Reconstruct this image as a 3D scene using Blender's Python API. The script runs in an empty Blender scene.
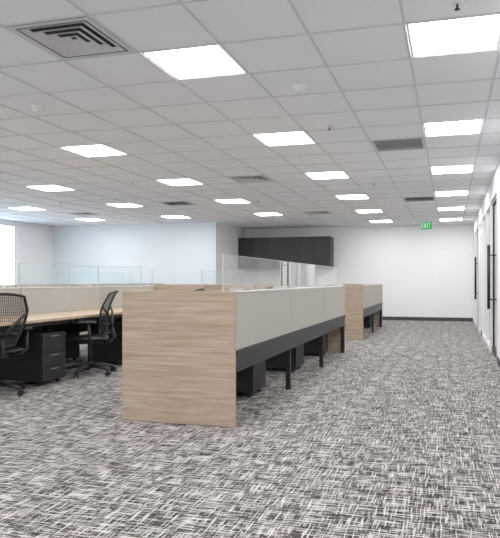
import bpy, bmesh, math, random
from mathutils import Vector, Matrix
random.seed(4)
scene = bpy.context.scene
COL = scene.collection

# ------------------------------------------------------------- materials
def new_mat(name):
    m = bpy.data.materials.new(name); m.use_nodes = True
    nt = m.node_tree; nt.nodes.clear()
    out = nt.nodes.new('ShaderNodeOutputMaterial')
    return m, nt, out

def N(nt, t, **kw):
    n = nt.nodes.new(t)
    for k, v in kw.items():
        if k in n.inputs: n.inputs[k].default_value = v
        else: setattr(n, k, v)
    return n

def noise(nt, vec, scale, detail=2.0, rough=0.5):
    n = N(nt, 'ShaderNodeTexNoise'); n.inputs['Scale'].default_value = scale
    n.inputs['Detail'].default_value = detail; n.inputs['Roughness'].default_value = rough
    nt.links.new(vec, n.inputs['Vector']); return n.outputs['Fac']

def ramp(nt, fac, stops):
    r = N(nt, 'ShaderNodeValToRGB'); e = r.color_ramp.elements
    while len(e) < len(stops): e.new(0.5)
    for i, (p, c) in enumerate(stops):
        e[i].position = p; e[i].color = (*c, 1) if len(c) == 3 else c
    nt.links.new(fac, r.inputs['Fac']); return r.outputs['Color']

def mapping(nt, scale, rot=(0, 0, 0), loc=(0, 0, 0)):
    tc = N(nt, 'ShaderNodeTexCoord'); mp = N(nt, 'ShaderNodeMapping')
    mp.inputs['Scale'].default_value = scale; mp.inputs['Rotation'].default_value = rot
    mp.inputs['Location'].default_value = loc
    nt.links.new(tc.outputs['Object'], mp.inputs['Vector']); return mp.outputs['Vector']

def mixc(nt, fac, a, b, blend='MIX'):
    m = N(nt, 'ShaderNodeMix', data_type='RGBA', blend_type=blend)
    for sock, v in ((0, fac), (6, a), (7, b)):
        if isinstance(v, (int, float)): m.inputs[sock].default_value = v
        elif isinstance(v, tuple): m.inputs[sock].default_value = (*v, 1)
        else: nt.links.new(v, m.inputs[sock])
    return m.outputs[2]

def principled(name, color, rough=0.6, metal=0.0, var=0.04, vscale=8.0, bump=0.0, bscale=200, spec=0.5):
    m, nt, out = new_mat(name)
    b = N(nt, 'ShaderNodeBsdfPrincipled'); b.inputs['Roughness'].default_value = rough
    b.inputs['Metallic'].default_value = metal
    b.inputs['Specular IOR Level'].default_value = spec
    v = mapping(nt, (1, 1, 1))
    f = noise(nt, v, vscale, 3)
    lo = tuple(max(0, c * (1 - var)) for c in color); hi = tuple(min(1, c * (1 + var)) for c in color)
    nt.links.new(ramp(nt, f, [(0.3, lo), (0.7, hi)]), b.inputs['Base Color'])
    if bump:
        bp = N(nt, 'ShaderNodeBump'); bp.inputs['Strength'].default_value = bump
        bp.inputs['Distance'].default_value = 0.002
        nt.links.new(noise(nt, v, bscale, 2), bp.inputs['Height'])
        nt.links.new(bp.outputs['Normal'], b.inputs['Normal'])
    nt.links.new(b.outputs[0], out.inputs[0]); return m

M_WALL = principled('wall_paint', (0.86, 0.86, 0.87), 0.85, var=0.01, bump=0.1, spec=0.2)
M_WALL_SKYTINT = principled('wall_paint_skylight_tint', (0.75, 0.815, 0.865), 0.85, var=0.01, bump=0.1, spec=0.2)  # bluish window daylight painted into the back-left wall colour
M_TILE = principled('ceiling_tile', (0.88, 0.905, 0.945), 0.95, var=0.02, vscale=60, bump=0.3, bscale=350, spec=0.1)
M_TBAR = principled('ceiling_tbar', (0.62, 0.64, 0.68), 0.7, var=0.01)
M_WHITE = principled('white_metal', (0.80, 0.80, 0.80), 0.45, var=0.01)
M_VENT = principled('vent_metal', (0.60, 0.61, 0.63), 0.5, var=0.02)
M_DARK = principled('vent_dark', (0.05, 0.05, 0.052), 0.8)
M_BLACK = principled('black_metal', (0.010, 0.010, 0.011), 0.45, var=0.1, spec=0.35)
M_BLACKP = principled('black_plastic', (0.012, 0.012, 0.014), 0.5, var=0.1, spec=0.35)
M_MESH = principled('chair_mesh', (0.016, 0.017, 0.02), 0.6, var=0.1, spec=0.3)
M_CHROME = principled('brushed_metal', (0.55, 0.55, 0.56), 0.3, metal=0.9)
M_CAB = principled('dark_laminate', (0.016, 0.015, 0.016), 0.5, var=0.1)
M_FABRIC = principled('panel_fabric', (0.44, 0.41, 0.375), 0.95, var=0.07, vscale=300, bump=0.5, bscale=700, spec=0.1)
M_TRIM = principled('panel_trim', (0.66, 0.65, 0.63), 0.45, var=0.01)
M_BASE = principled('baseboard_black', (0.03, 0.03, 0.032), 0.6)
M_ALU = principled('frame_aluminium', (0.78, 0.78, 0.79), 0.4, var=0.01)

def wood(name, axis, c0, c1, c2):
    m, nt, out = new_mat(name)
    b = N(nt, 'ShaderNodeBsdfPrincipled'); b.inputs['Roughness'].default_value = 0.5
    b.inputs['Specular IOR Level'].default_value = 0.3
    sc = {'X': (1.3, 30, 38), 'Y': (30, 1.3, 38)}[axis]
    v = mapping(nt, sc); f = noise(nt, v, 1.0, 5, 0.66)
    sc2 = tuple(s * 3.2 for s in sc); f2 = noise(nt, mapping(nt, sc2), 1.0, 3, 0.6)
    a = ramp(nt, f, [(0.30, c0), (0.5, c1), (0.70, c2)])
    a = mixc(nt, ramp(nt, f2, [(0.50, (0, 0, 0)), (0.68, (0.5, 0.5, 0.5))]), a, tuple(x * 0.66 for x in c0))
    nt.links.new(a, b.inputs['Base Color']); nt.links.new(b.outputs[0], out.inputs[0]); return m
M_WOODX = wood('oak_laminate', 'X', (0.30, 0.215, 0.150), (0.41, 0.315, 0.23), (0.50, 0.40, 0.305))
M_WOODY = wood('oak_desktop', 'Y', (0.42, 0.31, 0.21), (0.54, 0.41, 0.29), (0.60, 0.47, 0.35))

def carpet():
    m, nt, out = new_mat('woven_carpet')
    b = N(nt, 'ShaderNodeBsdfPrincipled'); b.inputs['Roughness'].default_value = 0.97
    b.inputs['Specular IOR Level'].default_value = 0.1
    def streak(sc, loc, lo, hi):
        return ramp(nt, noise(nt, mapping(nt, sc, loc=loc), 1.0, 2.0, 0.55), [(lo, (0, 0, 0)), (hi, (1, 1, 1))])
    h1 = streak((7.0, 75, 1), (0, 0, 0), 0.50, 0.57)
    v1 = streak((75, 7.0, 1), (7, 3, 2), 0.50, 0.57)
    h2 = streak((5.5, 110, 1), (3, 9, 5), 0.56, 0.61)
    v2 = streak((110, 5.5, 1), (23, 2, 6), 0.57, 0.62)
    dk = streak((8, 75, 1), (13, 1, 8), 0.50, 0.56)
    dv = streak((75, 8, 1), (1, 17, 4), 0.51, 0.57)
    patch = streak((5.5, 5.5, 1), (4, 4, 4), 0.38, 0.58)
    patch2 = streak((5.5, 5.5, 1), (14, 5, 9), 0.36, 0.56)
    base = mixc(nt, noise(nt, mapping(nt, (60, 60, 1)), 1.0, 3), (0.040, 0.034, 0.034), (0.10, 0.087, 0.085))
    hm = mixc(nt, 1.0, h1, patch2, 'MULTIPLY')
    c = mixc(nt, hm, base, (0.38, 0.345, 0.335))
    vm = mixc(nt, 1.0, v1, patch, 'MULTIPLY')
    c = mixc(nt, vm, c, (0.48, 0.44, 0.43))
    c = mixc(nt, dk, c, (0.024, 0.020, 0.021))
    c = mixc(nt, dv, c, (0.034, 0.029, 0.030))
    c = mixc(nt, mixc(nt, 1.0, h2, (0.9, 0.9, 0.9), 'MULTIPLY'), c, (0.68, 0.64, 0.625))
    c = mixc(nt, mixc(nt, 1.0, v2, (0.85, 0.85, 0.85), 'MULTIPLY'), c, (0.64, 0.60, 0.585))
    nt.links.new(c, b.inputs['Base Color'])
    bp = N(nt, 'ShaderNodeBump'); bp.inputs['Strength'].default_value = 0.4; bp.inputs['Distance'].default_value = 0.003
    nt.links.new(noise(nt, mapping(nt, (1, 1, 1)), 420, 2), bp.inputs['Height'])
    nt.links.new(bp.outputs['Normal'], b.inputs['Normal'])
    nt.links.new(b.outputs[0], out.inputs[0]); return m
M_CARPET = carpet()

def emit(name, col, s):
    m, nt, out = new_mat(name); e = N(nt, 'ShaderNodeEmission')
    e.inputs['Color'].default_value = (*col, 1); e.inputs['Strength'].default_value = s
    nt.links.new(e.outputs[0], out.inputs[0]); return m
M_LENS = emit('light_lens', (1.0, 0.985, 0.96), 23.5)
M_EXIT = emit('exit_green', (0.03, 0.50, 0.12), 0.7)
M_EXITL = emit('exit_letters', (0.8, 1.0, 0.85), 1.0)

def glass(name, tint, ior=1.45, haze=0.0):
    m, nt, out = new_mat(name)
    t = N(nt, 'ShaderNodeBsdfTransparent'); t.inputs[0].default_value = (*tint, 1)
    g = N(nt, 'ShaderNodeBsdfGlossy'); g.inputs['Roughness'].default_value = 0.01
    fr = N(nt, 'ShaderNodeFresnel'); fr.inputs['IOR'].default_value = ior
    mx = N(nt, 'ShaderNodeMixShader')
    nt.links.new(fr.outputs[0], mx.inputs[0]); nt.links.new(t.outputs[0], mx.inputs[1]); nt.links.new(g.outputs[0], mx.inputs[2])
    last = mx.outputs[0]
    if haze:
        d = N(nt, 'ShaderNodeBsdfDiffuse'); d.inputs[0].default_value = (0.9, 0.92, 0.92, 1)
        tl = N(nt, 'ShaderNodeBsdfTranslucent'); tl.inputs[0].default_value = (0.9, 0.92, 0.92, 1)
        m3 = N(nt, 'ShaderNodeMixShader'); m3.inputs[0].default_value = 0.5
        nt.links.new(d.outputs[0], m3.inputs[1]); nt.links.new(tl.outputs[0], m3.inputs[2])
        m2 = N(nt, 'ShaderNodeMixShader'); m2.inputs[0].default_value = haze
        nt.links.new(last, m2.inputs[1]); nt.links.new(m3.outputs[0], m2.inputs[2]); last = m2.outputs[0]
    nt.links.new(last, out.inputs[0]); return m
M_GLASS = glass('clear_glass', (0.97, 0.985, 0.98))
M_DOORG = glass('partition_glass', (0.90, 0.94, 0.935))
M_FROST = glass('hazy_screen_glass', (0.96, 0.985, 0.98), ior=1.2, haze=0.13)
M_CLEARS = glass('screen_glass', (0.95, 0.98, 0.98), ior=1.3, haze=0.03)
M_EDGE = principled('glass_edge', (0.45, 0.54, 0.53), 0.3)

# ------------------------------------------------------------- mesh builder
class MB:
    def __init__(s): s.v = []; s.f = []; s.m = []; s.mats = []; s.sm = []
    def mi(s, mat):
        if mat not in s.mats: s.mats.append(mat)
        return s.mats.index(mat)
    def poly(s, pts, mat, smooth=False):
        b = len(s.v); s.v += [tuple(p) for p in pts]; s.f.append(list(range(b, b + len(pts))))
        s.m.append(s.mi(mat)); s.sm.append(smooth)
    def box(s, x0, x1, y0, y1, z0, z1, mat, bev=0.0, M=None):
        bm = bmesh.new()
        bmesh.ops.create_cube(bm, size=1)
        for v in bm.verts:
            v.co = Vector(((x0 + x1) / 2 + v.co.x * (x1 - x0), (y0 + y1) / 2 + v.co.y * (y1 - y0), (z0 + z1) / 2 + v.co.z * (z1 - z0)))
        if bev: bmesh.ops.bevel(bm, geom=bm.edges[:], offset=bev, segments=2, affect='EDGES', profile=0.5)
        s.add_bm(bm, mat, M)
    def add_bm(s, bm, mat, M=None, smooth=False):
        b = len(s.v); k = s.mi(mat)
        bm.verts.index_update()
        for v in bm.verts:
            co = M @ v.co if M else v.co
            s.v.append(tuple(co))
        for f in bm.faces:
            s.f.append([b + v.index for v in f.verts]); s.m.append(k); s.sm.append(smooth)
        bm.free()
    def tube(s, pts, r, mat, seg=8, closed=False, cap=True, M=None):
        pts = [Vector(p) for p in pts]; n = len(pts); k = s.mi(mat)
        rs = r if isinstance(r, (list, tuple)) else [r] * n
        b = len(s.v); up = None
        for i, p in enumerate(pts):
            if closed: t = pts[(i + 1) % n] - pts[i - 1]
            else: t = pts[min(i + 1, n - 1)] - pts[max(i - 1, 0)]
            t.normalize()
            if up is None: up = Vector((0, 0, 1)) if abs(t.z) < 0.9 else Vector((1, 0, 0))
            a = t.cross(up)
            if a.length < 1e-4: a = t.cross(Vector((0, 1, 0)))
            a.normalize(); c = a.cross(t); up = c
            for j in range(seg):
                an = 2 * math.pi * j / seg
                q = p + (a * math.cos(an) + c * math.sin(an)) * rs[i]
                s.v.append(tuple(M @ q if M else q))
        for i in range(n if closed else n - 1):
            for j in range(seg):
                i2 = (i + 1) % n; j2 = (j + 1) % seg
                s.f.append([b + i * seg + j, b + i * seg + j2, b + i2 * seg + j2, b + i2 * seg + j]); s.m.append(k); s.sm.append(True)
        if cap and not closed:
            s.f.append([b + j for j in range(seg)]); s.m.append(k); s.sm.append(False)
            s.f.append([b + (n - 1) * seg + j for j in range(seg)]); s.m.append(k); s.sm.append(False)
    def mesh(s, name):
        me = bpy.data.meshes.new(name); me.from_pydata(s.v, [], s.f)
        for mt in s.mats: me.materials.append(mt)
        for p, k, sm in zip(me.polygons, s.m, s.sm): p.material_index = k; p.use_smooth = sm
        bm = bmesh.new(); bm.from_mesh(me); bmesh.ops.recalc_face_normals(bm, faces=bm.faces[:]); bm.to_mesh(me); bm.free()
        me.update(); return me
    def obj(s, name, parent=None, loc=(0, 0, 0), rot=0.0):
        o = bpy.data.objects.new(name, s.mesh(name)); COL.objects.link(o)
        o.location = loc; o.rotation_euler = (0, 0, rot)
        if parent: o.parent = parent
        return o

def inst(name, me, loc, rot=0.0):
    o = bpy.data.objects.new(name, me); COL.objects.link(o); o.location = loc; o.rotation_euler = (0, 0, rot); return o
def empty(name, loc=(0, 0, 0), rot=0):
    o = bpy.data.objects.new(name, None); COL.objects.link(o); o.location = loc; o.rotation_euler = (0, 0, rot); return o

# ------------------------------------------------------------- dims
T = 0.6096; H = 2.743
GX0 = 0.03; GY0 = 4.08            # a fixture-cell centre
XL, XR = -11.3, 0.64; XO = 4.2
Y0 = -4.0; YB = 17.6; YJ = 15.25; XJ = -6.16

# floor
mb = MB(); mb.box(XL, XO, Y0, YB, -0.06, 0, M_CARPET); mb.obj('floor')

# ------------------------------------------------------------- ceiling with grid
def cell(i, j): return (GX0 + i * T, GY0 + j * T)
lights = []
for i in (0, -3, -7, -11, -15):
    for j in range(-12, 21, 4): lights.append((i, j))
for j in range(-12, 21, 4): lights.append((4, j))
bad = {(-7, 20), (-11, 20), (-15, 20)}
lights = [l for l in lights if l not in bad]
diffs = [(-4, -1), (-5, 8), (-14, 14), (-5, 16), (-9, 2), (-12, 6)]
returns = [(-1, 5), (-1, 13), (-9, 12)]
skip = set(lights) | set(diffs) | set(returns)
mb = MB()
imin, imax, jmin, jmax = -19, 7, -14, 22
ztile = H + 0.006
for i in range(imin, imax + 1):
    for j in range(jmin, jmax + 1):
        if (i, j) in skip: continue
        cx, cy = cell(i, j)
        x0, x1 = max(cx - T / 2, XL), min(cx + T / 2, XO); y0, y1 = max(cy - T / 2, Y0), min(cy + T / 2, YB)
        if x1 <= x0 or y1 <= y0: continue
        mb.poly([(x0, y0, ztile), (x0, y1, ztile), (x1, y1, ztile), (x1, y0, ztile)], M_TILE)
for i in range(imin, imax + 2):
    x = GX0 + (i - 0.5) * T
    if XL < x < XO: mb.box(x - 0.008, x + 0.008, Y0, YB, H, H + 0.03, M_TBAR)
for j in range(jmin, jmax + 2):
    y = GY0 + (j - 0.5) * T
    if Y0 < y < YB: mb.box(XL, XO, y - 0.008, y + 0.008, H + 0.0005, H + 0.0305, M_TBAR)
mb.box(XL, XO, Y0, YB, H + 0.16, H + 0.22, M_WHITE)  # unseen slab added above the tiles to stop world light leaking in
mb.obj('ceiling')

# troffer
mb = MB(); a = T / 2 - 0.009
def ring(mb, a0, z0, a1, z1, mat):
    for k in range(4):
        c, s = round(math.cos(k * math.pi / 2)), round(math.sin(k * math.pi / 2))
        def R(x, y, z): return (x * c - y * s, x * s + y * c, z)
        mb.poly([R(-a0, -a0, z0), R(a0, -a0, z0), R(a1, -a1, z1), R(-a1, -a1, z1)], mat)
ring(mb, a, 0.002, a - 0.015, 0.002, M_WHITE)
ring(mb, a - 0.015, 0.002, a - 0.02, 0.005, M_WHITE)
e = a - 0.02
mb.poly([(-e, -e, 0.005), (-e, e, 0.005), (e, e, 0.005), (e, -e, 0.005)], M_LENS)
mb.box(-a, a, -a, a, 0.03, 0.10, M_WHITE)
me = mb.mesh('ceiling_light')
for (i, j) in lights:
    x, y = cell(i, j); inst('ceiling_light', me, (x, y, H))

# supply diffuser: nested square louvre cones flaring outwards
mb = MB()
ring(mb, a, -0.002, a - 0.04, -0.002, M_VENT)
r = a - 0.055
for k in range(4):
    ring(mb, r, -0.002, r - 0.042, 0.014, M_VENT)
    ring(mb, r, -0.002, r - 0.004, 0.004, M_VENT)
    r -= 0.060
mb.box(-r * 0.9, r * 0.9, -r * 0.9, r * 0.9, -0.003, 0.006, M_VENT)
mb.poly([(-a, -a, 0.03), (-a, a, 0.03), (a, a, 0.03), (a, -a, 0.03)], M_DARK)
me = mb.mesh('air_diffuser')
for (i, j) in diffs:
    x, y = cell(i, j); inst('air_diffuser', me, (x, y, H))
# return grille: slats
mb = MB()
ring(mb, a, 0.0, a - 0.025, 0.0, M_VENT)
n = 22
for k in range(n):
    y = -a + 0.03 + (2 * a - 0.06) * (k + 0.5) / n
    mb.poly([(-a + 0.02, y - 0.009, 0.0), (a - 0.02, y - 0.009, 0.0), (a - 0.02, y + 0.009, 0.002), (-a + 0.02, y + 0.009, 0.002)], M_VENT)
mb.poly([(-a, -a, 0.03), (-a, a, 0.03), (a, a, 0.03), (a, -a, 0.03)], M_DARK)
me = mb.mesh('return_air_grille')
for (i, j) in returns:
    x, y = cell(i, j); inst('return_air_grille', me, (x, y, H))

# smoke detectors
def lathe(mb, prof, mat, seg=20):
    for p, q in zip(prof, prof[1:]):
        for k in range(seg):
            a0, a1 = 2 * math.pi * k / seg, 2 * math.pi * (k + 1) / seg
            pts = [(p[0] * math.cos(a0), p[0] * math.sin(a0), p[1]), (p[0] * math.cos(a1), p[0] * math.sin(a1), p[1]),
                   (q[0] * math.cos(a1), q[0] * math.sin(a1), q[1]), (q[0] * math.cos(a0), q[0] * math.sin(a0), q[1])]
            if p[0] == 0: pts = pts[1:]
            mb.poly(pts, mat, True)
mb = MB()
lathe(mb, [(0.0, -0.045), (0.03, -0.045), (0.045, -0.035), (0.05, -0.02), (0.062, -0.018), (0.065, 0.006)], M_WHITE)
me = mb.mesh('smoke_detector')
for x, y in ((-3.65, 4.72), (-1.19, 4.78), (-1.2, 12.0)): inst('smoke_detector', me, (x, y, H))
mb = MB()
lathe(mb, [(0.0, -0.012), (0.03, -0.01), (0.036, 0.006)], M_WHITE)
lathe(mb, [(0.0, -0.045), (0.016, -0.043), (0.016, -0.039), (0.006, -0.035), (0.006, -0.01)], M_BLACK, 10)
me = mb.mesh('fire_sprinkler')
for x, y in ((0.04, 3.56), (-1.2, 6.07), (-4.9, 8.6), (-3.7, 11.4), (-1.2, 9.8), (-7.6, 10.5)):
    inst('fire_sprinkler', me, (x, y, H))

# ------------------------------------------------------------- walls
def wall(name, *b, mat=M_WALL):
    mb = MB(); mb.box(*b, mat); return mb.obj(name)
TOP = H + 0.16
wall('wall_back', XJ - 0.15, XO, YB, YB + 0.15, 0, TOP)
wall('wall_back_left', XL - 0.15, XJ, YJ, YJ + 0.15, 0, TOP, mat=M_WALL_SKYTINT)
wall('wall_jog', XJ - 0.15, XJ, YJ + 0.15, YB, 0, TOP)
wall('wall_front', XL - 0.15, XO + 0.15, Y0 - 0.15, Y0, 0, TOP)
wall('wall_office', XO, XO + 0.15, Y0, YB + 0.15, 0, TOP)
# left wall with windows
mb = MB()
WY = [(-3.0, -0.2), (0.4, 3.2), (3.8, 6.6), (7.2, 10.0), (10.6, 13.75)]
ws, wt = 0.75, 2.66
mb.box(XL - 0.15, XL, Y0, YJ, 0, ws, M_WALL); mb.box(XL - 0.15, XL, Y0, YJ, wt, TOP, M_WALL)
ys = [Y0] + [v for w in WY for v in w] + [YJ]
for k in range(0, len(ys), 2): mb.box(XL - 0.15, XL, ys[k], ys[k + 1], ws, wt, M_WALL)
mb.obj('wall_left')
for n, (y0, y1) in enumerate(WY):
    mb = MB()
    ym = (y0 + y1) / 2
    for b in ((y0, y0 + 0.05, ws, wt), (y1 - 0.05, y1, ws, wt), (ym - 0.025, ym + 0.025, ws, wt)):
        mb.box(XL - 0.11, XL - 0.04, b[0], b[1], b[2], b[3], M_ALU)
    for z in (ws, wt - 0.05): mb.box(XL - 0.108, XL - 0.042, y0 + 0.05, y1 - 0.05, z, z + 0.05, M_ALU)
    mb.poly([(XL - 0.075, y0, ws), (XL - 0.075, y1, ws), (XL - 0.075, y1, wt), (XL - 0.075, y0, wt)], M_GLASS)
    mb.obj('window_%d' % (n + 1))
def bb(name, *b):
    mb = MB(); mb.box(*b, M_BASE, 0.002); mb.obj(name)
bb('baseboard_back', -3.3, XR + 0.0, YB - 0.012, YB, 0, 0.10)
bb('baseboard_back_left', XL, XJ - 0.15, YJ - 0.012, YJ, 0, 0.10)
bb('baseboard_left', XL, XL + 0.012, Y0, YJ - 0.02, 0, 0.10)

# ------------------------------------------------------------- right glazed partition
XG = XR
zt = 2.44
mb = MB(); mb.box(XG, XG + 0.12, Y0, YB, zt, TOP, M_WALL); mb.obj('wall_right')
def seg(name, y0, y1):
    wall(name, XG, XG + 0.12, y0, y1, 0, zt)
seg('wall_right_pier', 7.75, 8.75); seg('wall_right_near', Y0, 1.0); seg('wall_right_far', 12.7, 13.3)
bb('baseboard_right', XG - 0.01, XG, 7.75, 8.75, 0, 0.10)
bb('baseboard_right_far', XG - 0.01, XG, 12.7, 13.3, 0, 0.10)
wall('wall_divider', XG + 0.12, XO, 8.2, 8.3, 0, TOP)
wall('wall_divider_far', XG + 0.12, XO, 13.0, 13.1, 0, TOP)

def glazing(name, y0, y1, muls):
    mb = MB(); f = 0.05; xa, xb = XG - 0.01, XG + 0.09
    y0 += 0.002; y1 -= 0.002
    mb.box(xa, xb, y0, y1, 0, 0.07, M_ALU); mb.box(xa, xb, y0, y1, zt - f, zt - 0.002, M_ALU)
    for y in [y0] + muls + [y1 - f]:
        mb.box(xa - 0.003, xb + 0.003, y, y + f, 0.0, zt - 0.002, M_ALU)
    xm = (xa + xb) / 2
    mb.poly([(xm, y0, 0.07), (xm, y1, 0.07), (xm, y1, zt - f), (xm, y0, zt - f)], M_DOORG)
    mb.obj(name)
glazing('window_6', 1.0, 7.75, [2.7, 4.4, 6.1])
glazing('window_7', 10.15, 12.7, [11.4])
glazing('window_8', 15.4, 17.58, [16.4])
glazing('window_9', 13.3, 14.35, [])
def door(name, y0, y1, hy):
    mb = MB(); xa, xb = XG + 0.012, XG + 0.06
    y0 += 0.002; y1 -= 0.002
    mb.box(XG - 0.012, XG + 0.11, y0, y0 + 0.045, 0, zt - 0.002, M_ALU); mb.box(XG - 0.012, XG + 0.11, y1 - 0.045, y1, 0, zt - 0.002, M_ALU)
    mb.box(XG - 0.01, XG + 0.11, y0, y1, zt - 0.04, zt - 0.002, M_ALU)
    y0 += 0.05; y1 -= 0.05
    mb.box(xa, xb, y0, y1, 0.01, 0.10, M_BLACK); mb.box(xa, xb, y0, y1, zt - 0.09, zt - 0.05, M_BLACK)
    mb.box(xa + 0.01, xb, y1 - 0.02, y1, 0.10, zt - 0.09, M_BLACK)
    xm = (xa + xb) / 2
    mb.poly([(xm, y0, 0.1), (xm, y1, 0.1), (xm, y1, zt - 0.09), (xm, y0, zt - 0.09)], M_DOORG)
    for sx in (-1, 1):
        xh = xm + sx * 0.085
        mb.tube([(xh, hy, 0.70), (xh, hy, 1.71)], 0.024, M_BLACK, 12)
        for z in (0.85, 1.55): mb.tube([(xm, hy, z), (xh, hy, z)], 0.010, M_BLACK, 8)
    mb.obj(name)
door('door_1', 8.75, 10.15, 9.95)
door('door_2', 14.35, 15.4, 15.0)

# ------------------------------------------------------------- exit sign
mb = MB()
mb.box(-0.145, 0.145, -0.02, 0.02, -0.215, -0.03, M_EXIT, 0.004)
mb.box(-0.06, 0.06, -0.025, 0.025, -0.03, 0.0, M_WHITE)
def L(x0, x1, z0, z1): mb.box(x0, x1, -0.0225, -0.0195, -0.122 + z0, -0.122 + z1, M_EXITL)
w = 0.011
x = -0.12
L(x, x + w, -0.06, 0.06); [L(x, x + 0.045, z, z + w) for z in (-0.06, -0.005, 0.049)]
x = -0.055
for s in (1, -1):
    mb.box(-0.07, 0.07, -0.0015, 0.0015, -w / 2, w / 2, M_EXITL, M=Matrix.Translation((x + 0.022, -0.021, -0.122)) @ Matrix.Rotation(s * math.radians(68), 4, 'Y') @ Matrix.Scale(0.9, 4, (1, 0, 0)))
L(0.018, 0.018 + w, -0.06, 0.06)
x = 0.05; L(x, x + 0.055, 0.049, 0.06); L(x + 0.022, x + 0.022 + w, -0.06, 0.06)
mb.obj('exit_sign', loc=(-0.61, 16.45, H))

# ------------------------------------------------------------- dark upper + base cabinets in alcove
cab = empty('kitchen_cabinet')
cx0, cx1, cy0, cy1 = XJ + 0.01, -3.35, 17.0, YB - 0.005
mb = MB(); mb.box(cx0, cx1, cy0 + 0.02, cy1, 1.50, 2.43, M_CAB, 0.003)
mb.box(cx0, cx1, cy0 + 0.05, cy1, 0.0, 0.10, M_CAB); mb.box(cx0, cx1, cy0 + 0.0, cy1, 0.10, 0.86, M_CAB, 0.003); mb.obj('carcass', cab)
mb = MB(); mb.box(cx0, cx1 + 0.01, cy0 - 0.04, cy1, 0.86, 0.90, M_WHITE, 0.003); mb.obj('countertop', cab)
mb = MB(); nd = 6
for k in range(nd):
    xa = cx0 + (cx1 - cx0) * k / nd + 0.004; xb = cx0 + (cx1 - cx0) * (k + 1) / nd - 0.004
    mb.box(xa, xb, cy0, cy0 + 0.02, 1.505, 2.425, M_CAB, 0.002)
    mb.box(xa, xb, cy0 - 0.02, cy0, 0.11, 0.85, M_CAB, 0.002)
    hx = xb - 0.05 if k % 2 == 0 else xa + 0.05
    for z, yy in ((1.56, cy0), (0.66, cy0 - 0.02)):
        mb.tube([(hx, yy - 0.03, z), (hx, yy - 0.03, z + 0.14)], 0.005, M_BLACK, 8)
        for dz in (0.02, 0.12): mb.tube([(hx, yy + 0.002, z + dz), (hx, yy - 0.03, z + dz)], 0.004, M_BLACK, 6)
mb.obj('doors', cab)

# ------------------------------------------------------------- workstation rows
PH = 1.067; DZ = 0.735
def pedestal(mb, x0, x1, y0, y1, front):
    mb.box(x0, x1, y0, y1, 0.05, 0.57, M_BLACK, 0.004)
    fx = x1 if front > 0 else x0
    for z0, z1 in ((0.06, 0.20), (0.21, 0.35), (0.36, 0.56)):
        mb.box(min(fx, fx + front * 0.015), max(fx, fx + front * 0.015), y0 + 0.005, y1 - 0.005, z0, z1, M_BLACKP, 0.003)
        mb.box(min(fx + front * 0.015, fx + front * 0.022), max(fx + front * 0.015, fx + front * 0.022), y0 + 0.14, y1 - 0.14, z1 - 0.026, z1 - 0.019, M_CHROME)
    for x in (x0 + 0.06, x1 - 0.06):
        for y in (y0 + 0.05, y1 - 0.05):
            mb.tube([(x, y - 0.012, 0.025), (x, y + 0.012, 0.025)], 0.025, M_BLACKP, 12)

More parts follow.
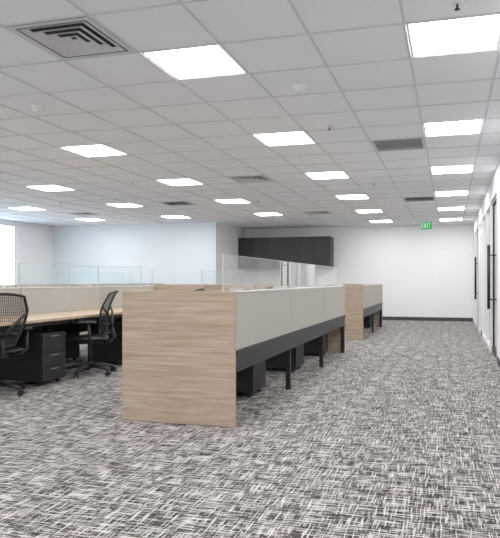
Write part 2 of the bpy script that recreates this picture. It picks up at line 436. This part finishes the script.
def row(xs, y0, n, pitch, sides, screen, ends=True, peds=True):
    root = empty('office_workstation')
    L_ = n * pitch; y1 = y0 + L_; t = 0.03
    mb = MB()
    for k in range(n):
        a0, a1 = y0 + k * pitch + 0.005, y0 + (k + 1) * pitch - 0.005
        mb.box(xs - t, xs + t, a0, a1, 0.60, PH - 0.014, M_FABRIC, 0.006)
    mb.obj('fabric_panels', root)
    mb = MB()
    mb.box(xs - t - 0.004, xs + t + 0.004, y0, y1, PH - 0.014, PH, M_TRIM, 0.003)
    mb.obj('top_trim', root)
    mb = MB()
    mb.box(xs - t * 0.8, xs + t * 0.8, y0, y1, 0.43, 0.60, M_BLACK, 0.003)
    mb.box(xs - t - 0.012, xs + t + 0.012, y0, y1, 0.565, 0.597, M_BLACK, 0.003)
    mb.box(xs - t - 0.006, xs + t + 0.006, y0, y1, 0.43, 0.445, M_BLACK, 0.003)
    for k in range(1, n + 1):
        yy = y0 + k * pitch - (0.03 if k == n else 0)
        mb.box(xs - 0.025, xs + 0.025, yy - 0.02, yy + 0.02, 0.015, 0.44, M_BLACK, 0.003)
        mb.tube([(xs, yy, 0.0), (xs, yy, 0.02)], 0.03, M_BLACKP, 12)
    mb.obj('beam_and_legs', root)
    mb = MB(); ml = MB(); mp = MB()
    for s in sides:
        xa, xb = sorted((xs + s * (t + 0.008), xs + s * 0.79))
        for k in range(n):
            a0, a1 = y0 + k * pitch + (0.04 if k == 0 else 0.003), y0 + (k + 1) * pitch - (0.04 if k == n - 1 else 0.003)
            mb.box(xa, xb, a0, a1, DZ - 0.03, DZ, M_WOODY, 0.003)
            xe = xs + s * 0.74
            ml.box(min(xe, xe - s * 0.04), max(xe, xe - s * 0.04), a0 + 0.05, a1 - 0.05, DZ - 0.075, DZ - 0.031, M_BLACK)
            for yy in (a0 + 0.04, a1 - 0.07):
                ml.box(xa + 0.0, xb - 0.0, yy, yy + 0.03, DZ - 0.075, DZ - 0.031, M_BLACK)
            if k > 0 or not ends:
                xe = xs + s * 0.40
                ml.box(min(xe, xe - s * 0.05), max(xe, xe - s * 0.05), a0 - 0.02, a0 + 0.03, 0.0, DZ - 0.031, M_BLACK, 0.003)
            if peds:
                px = sorted((xs + s * 0.20, xs + s * 0.75))
                pedestal(mp, px[0], px[1], a1 - 0.57, a1 - 0.16, s)
    if sides:
        mb.obj('desktops', root); ml.obj('desk_frames', root)
        if peds: mp.obj('drawer_pedestals', root)
    if ends:
        lo = min([s * 0.95 for s in sides] + [-t])
        hi = max([s * 0.95 for s in sides] + [t])
        mb = MB()
        mb.box(xs + lo, xs + hi, y0 - 0.032, y0 - 0.001, 0.004, PH, M_WOODX, 0.002)
        mb.box(xs + lo, xs + hi, y1 + 0.001, y1 + 0.032, 0.004, PH, M_WOODX, 0.002)
        mb.obj('end_panels', root)
    if screen:
        mat = M_FROST if screen == 'frost' else M_CLEARS
        mb = MB(); gx = xs - (0.085 if screen == 'frost' else 0); zt_ = 1.355; zb_ = PH - 0.03 if screen == 'frost' else PH + 0.003
        for k in range(n):
            a0, a1 = y0 + k * pitch + 0.01, y0 + (k + 1) * pitch - 0.01
            mb.poly([(gx, a0, zb_), (gx, a1, zb_), (gx, a1, zt_), (gx, a0, zt_)], mat)
            for e_ in (a0, a1): mb.box(gx - 0.004, gx + 0.004, e_ - 0.003, e_ + 0.003, zb_, zt_ + 0.001, M_EDGE)
            mb.box(gx - 0.004, gx + 0.004, a0, a1, zt_, zt_ + 0.004, M_EDGE)
            for yy in (a0 + 0.2, a1 - 0.2):
                mb.box(gx - 0.012, xs + 0.012, yy - 0.03, yy + 0.03, PH - 0.03 if screen == 'frost' else PH, PH + 0.02, M_CHROME, 0.002)
        mb.obj('glass_screens', root)
        mb = MB()
        for k in range(1, n):
            yy = y0 + k * pitch
            for s in sides:
                xa, xb = xs + s * 0.05, xs + s * 0.70; zc = zt_ if screen != 'frost' else PH - 0.04
                mb.poly([(xa, yy, DZ + 0.01), (xb, yy, DZ + 0.01), (xb, yy, zc), (xa, yy, zc)], M_CLEARS)
                mb.box(min(xa, xb), max(xa, xb), yy - 0.004, yy + 0.004, zc, zc + 0.004, M_EDGE)
                mb.box(xb - 0.003, xb + 0.003, yy - 0.004, yy + 0.004, DZ, zc, M_EDGE)
        mb.obj('cross_screens', root)
    return root

P = 1.68
row(-1.65, 4.43, 3, P, [-1], 'frost')
row(-1.65, 11.57, 2, P, [-1], None)
row(-5.0, 4.43, 3, P, [1, -1], 'clear')
row(-5.0, 11.57, 2, P, [1, -1], 'clear')
row(-8.5, 4.43, 3, P, [1, -1], 'clear')
row(-8.5, 11.57, 2, P, [1, -1], 'clear')

# ------------------------------------------------------------- task chair (faces +Y locally)
def chair_mesh():
    mb = MB()
    for k in range(5):
        an = math.radians(90 + 72 * k); c, s = math.cos(an), math.sin(an)
        mb.tube([(0.03 * c, 0.03 * s, 0.115), (0.16 * c, 0.16 * s, 0.10), (0.31 * c, 0.31 * s, 0.072)], [0.03, 0.022, 0.016], M_BLACKP, 8)
        R = Matrix.Translation((0.31 * c, 0.31 * s, 0)) @ Matrix.Rotation(an + 0.5, 4, 'Z')
        for o in (-0.02, 0.02):
            mb.tube([(0, o - 0.009, 0.03), (0, o + 0.009, 0.03)], 0.03, M_BLACKP, 14, M=R)
        mb.tube([(0, 0, 0.03), (0, 0, 0.08)], 0.011, M_BLACKP, 8, M=R)
    mb.tube([(0, 0, 0.08), (0, 0, 0.16)], 0.036, M_BLACKP, 14)
    mb.tube([(0, 0, 0.14), (0, 0, 0.40)], 0.022, M_BLACK, 12)
    mb.box(-0.09, 0.09, -0.17, 0.12, 0.375, 0.425, M_BLACKP, 0.012)
    bm = bmesh.new(); nx, ny = 12, 12; g = {}
    for lay in (0, 1):
        for i in range(nx + 1):
            for j in range(ny + 1):
                u = i / nx * 2 - 1; v = j / ny * 2 - 1
                k = 1 - 0.16 * (u * u * v * v)
                x = 0.25 * u * k * (1 - 0.06 * v); y = 0.02 + 0.235 * v * k
                edge = max(abs(u), abs(v))
                z = 0.468 + 0.02 * abs(u) ** 3 - 0.035 * max(0, v) ** 3 - (0.03 * edge ** 8 if lay else 0)
                if not lay: z = 0.428 + 0.01 * abs(u) - 0.03 * max(0, v) ** 3
                g[lay, i, j] = bm.verts.new((x, y, z))
    for i in range(nx):
        for j in range(ny):
            bm.faces.new([g[1, i, j], g[1, i + 1, j], g[1, i + 1, j + 1], g[1, i, j + 1]])
            bm.faces.new([g[0, i, j + 1], g[0, i + 1, j + 1], g[0, i + 1, j], g[0, i, j]])
    for i in range(nx):
        bm.faces.new([g[0, i, 0], g[0, i + 1, 0], g[1, i + 1, 0], g[1, i, 0]])
        bm.faces.new([g[0, i + 1, ny], g[0, i, ny], g[1, i, ny], g[1, i + 1, ny]])
        bm.faces.new([g[0, 0, i + 1], g[0, 0, i], g[1, 0, i], g[1, 0, i + 1]])
        bm.faces.new([g[0, nx, i], g[0, nx, i + 1], g[1, nx, i + 1], g[1, nx, i]])
    mb.add_bm(bm, M_BLACKP, smooth=True)
    def back(u, t):
        z = 0.50 + 0.52 * t
        hw = 0.135 + 0.125 * math.sin(min(1, t / 0.72) * math.pi / 2) - 0.05 * max(0, t - 0.72) / 0.28
        x = hw * u
        y = -0.235 - 0.075 * t * t - 0.02 * t + 0.035 * math.sin(t * math.pi) + 0.055 * u * u
        z += -0.03 * u * u * t
        return Vector((x, y, z))
    nu, nv = 26, 34; ro = 0.64
    for i in range(nu):
        for j in range(nv):
            u0, u1, t0, t1 = i / nu * 2 - 1, (i + 1) / nu * 2 - 1, j / nv, (j + 1) / nv
            o = [back(u0, t0), back(u1, t0), back(u1, t1), back(u0, t1)]
            c = sum(o, Vector()) / 4
            q = [c + (p - c) * ro for p in o]
            for k in range(4):
                mb.poly([o[k], o[(k + 1) % 4], q[(k + 1) % 4], q[k]], M_MESH)
    per = [back(-1, j / 16) for j in range(17)] + [back(i / 8 - 1, 1) for i in range(1, 16)] + [back(1, 1 - j / 16) for j in range(17)] + [back(1 - i / 8, 0) for i in range(1, 16)]
    mb.tube(per, 0.013, M_BLACKP, 8, closed=True)
    def off(u, t, d):
        p = back(u, t); p.y -= d; return p
    mb.tube([(0, -0.12, 0.40), (0, -0.25, 0.405), (0, -0.30, 0.46), off(0, 0.15, 0.035)], [0.03, 0.028, 0.024, 0.02], M_BLACKP, 10)
    for s in (-1, 1):
        mb.tube([off(0, 0.12, 0.035), off(s * 0.3, 0.3, 0.045), off(s * 0.7, 0.5, 0.04), off(s * 0.98, 0.66, 0.008)], [0.02, 0.017, 0.014, 0.012], M_BLACKP, 8)
    mb.tube([off(-0.85, 0.22, 0.012), off(-0.4, 0.24, 0.03), off(0, 0.24, 0.035), off(0.4, 0.24, 0.03), off(0.85, 0.22, 0.012)], 0.012, M_BLACKP, 8)
    for s in (-1, 1):
        mb.tube([(s * 0.08, -0.05, 0.40), (s * 0.24, -0.06, 0.40), (s * 0.295, -0.06, 0.45), (s * 0.30, -0.05, 0.64)], [0.018, 0.018, 0.02, 0.017], M_BLACKP, 10)
        bm = bmesh.new(); bmesh.ops.create_cube(bm, size=1)
        for v in bm.verts: v.co = Vector((s * 0.295 + v.co.x * 0.08, -0.01 + v.co.y * 0.25, 0.655 + v.co.z * 0.03))
        bmesh.ops.bevel(bm, geom=bm.edges[:], offset=0.012, segments=3, affect='EDGES', profile=0.5)
        mb.add_bm(bm, M_BLACKP, smooth=True)
    return mb.mesh('office_chair')
CH = chair_mesh()
def chair(x, y, deg): inst('office_chair', CH, (x, y, 0), math.radians(deg))
chair(-4.45, 5.08, 55); chair(-4.28, 6.48, 112); chair(-4.0, 8.5, 95)
for y, d in ((5.12, -84), (6.72, -96), (8.4, -88)): chair(-2.60, y, d)
for y, d in ((12.2, -90), (13.85, -84)): chair(-2.72, y, d)
for y, d in ((12.2, 90), (13.85, 97)): chair(-3.98, y, d)
for y, d in ((5.05, -90), (6.7, -95), (8.35, -90), (12.2, -86), (13.85, -90)): chair(-6.05, y, d)
for y, d in ((5.05, 90), (6.7, 95), (8.35, 90), (12.2, 84), (13.85, 90)): chair(-7.45, y, d)

# ------------------------------------------------------------- world
w_ = bpy.data.worlds.new('World'); scene.world = w_; w_.use_nodes = True
bg = w_.node_tree.nodes['Background']; bg.inputs[0].default_value = (0.70, 0.84, 1.0, 1); bg.inputs[1].default_value = 4.0
scene.view_settings.view_transform = 'Standard'
scene.view_settings.look = 'None'
scene.view_settings.gamma = 1.18

# ------------------------------------------------------------- camera
cd = bpy.data.cameras.new('camera'); cam = bpy.data.objects.new('camera', cd); COL.objects.link(cam)
cam.location = (0, 0, 1.15); cam.rotation_euler = (math.radians(90), 0, math.radians(14.95))
cd.sensor_fit = 'HORIZONTAL'; cd.sensor_width = 36; cd.lens = 599 * 36 / 500
cd.shift_x = -40 / 500; cd.shift_y = 11.5 / 500
cd.clip_start = 0.05
scene.camera = cam
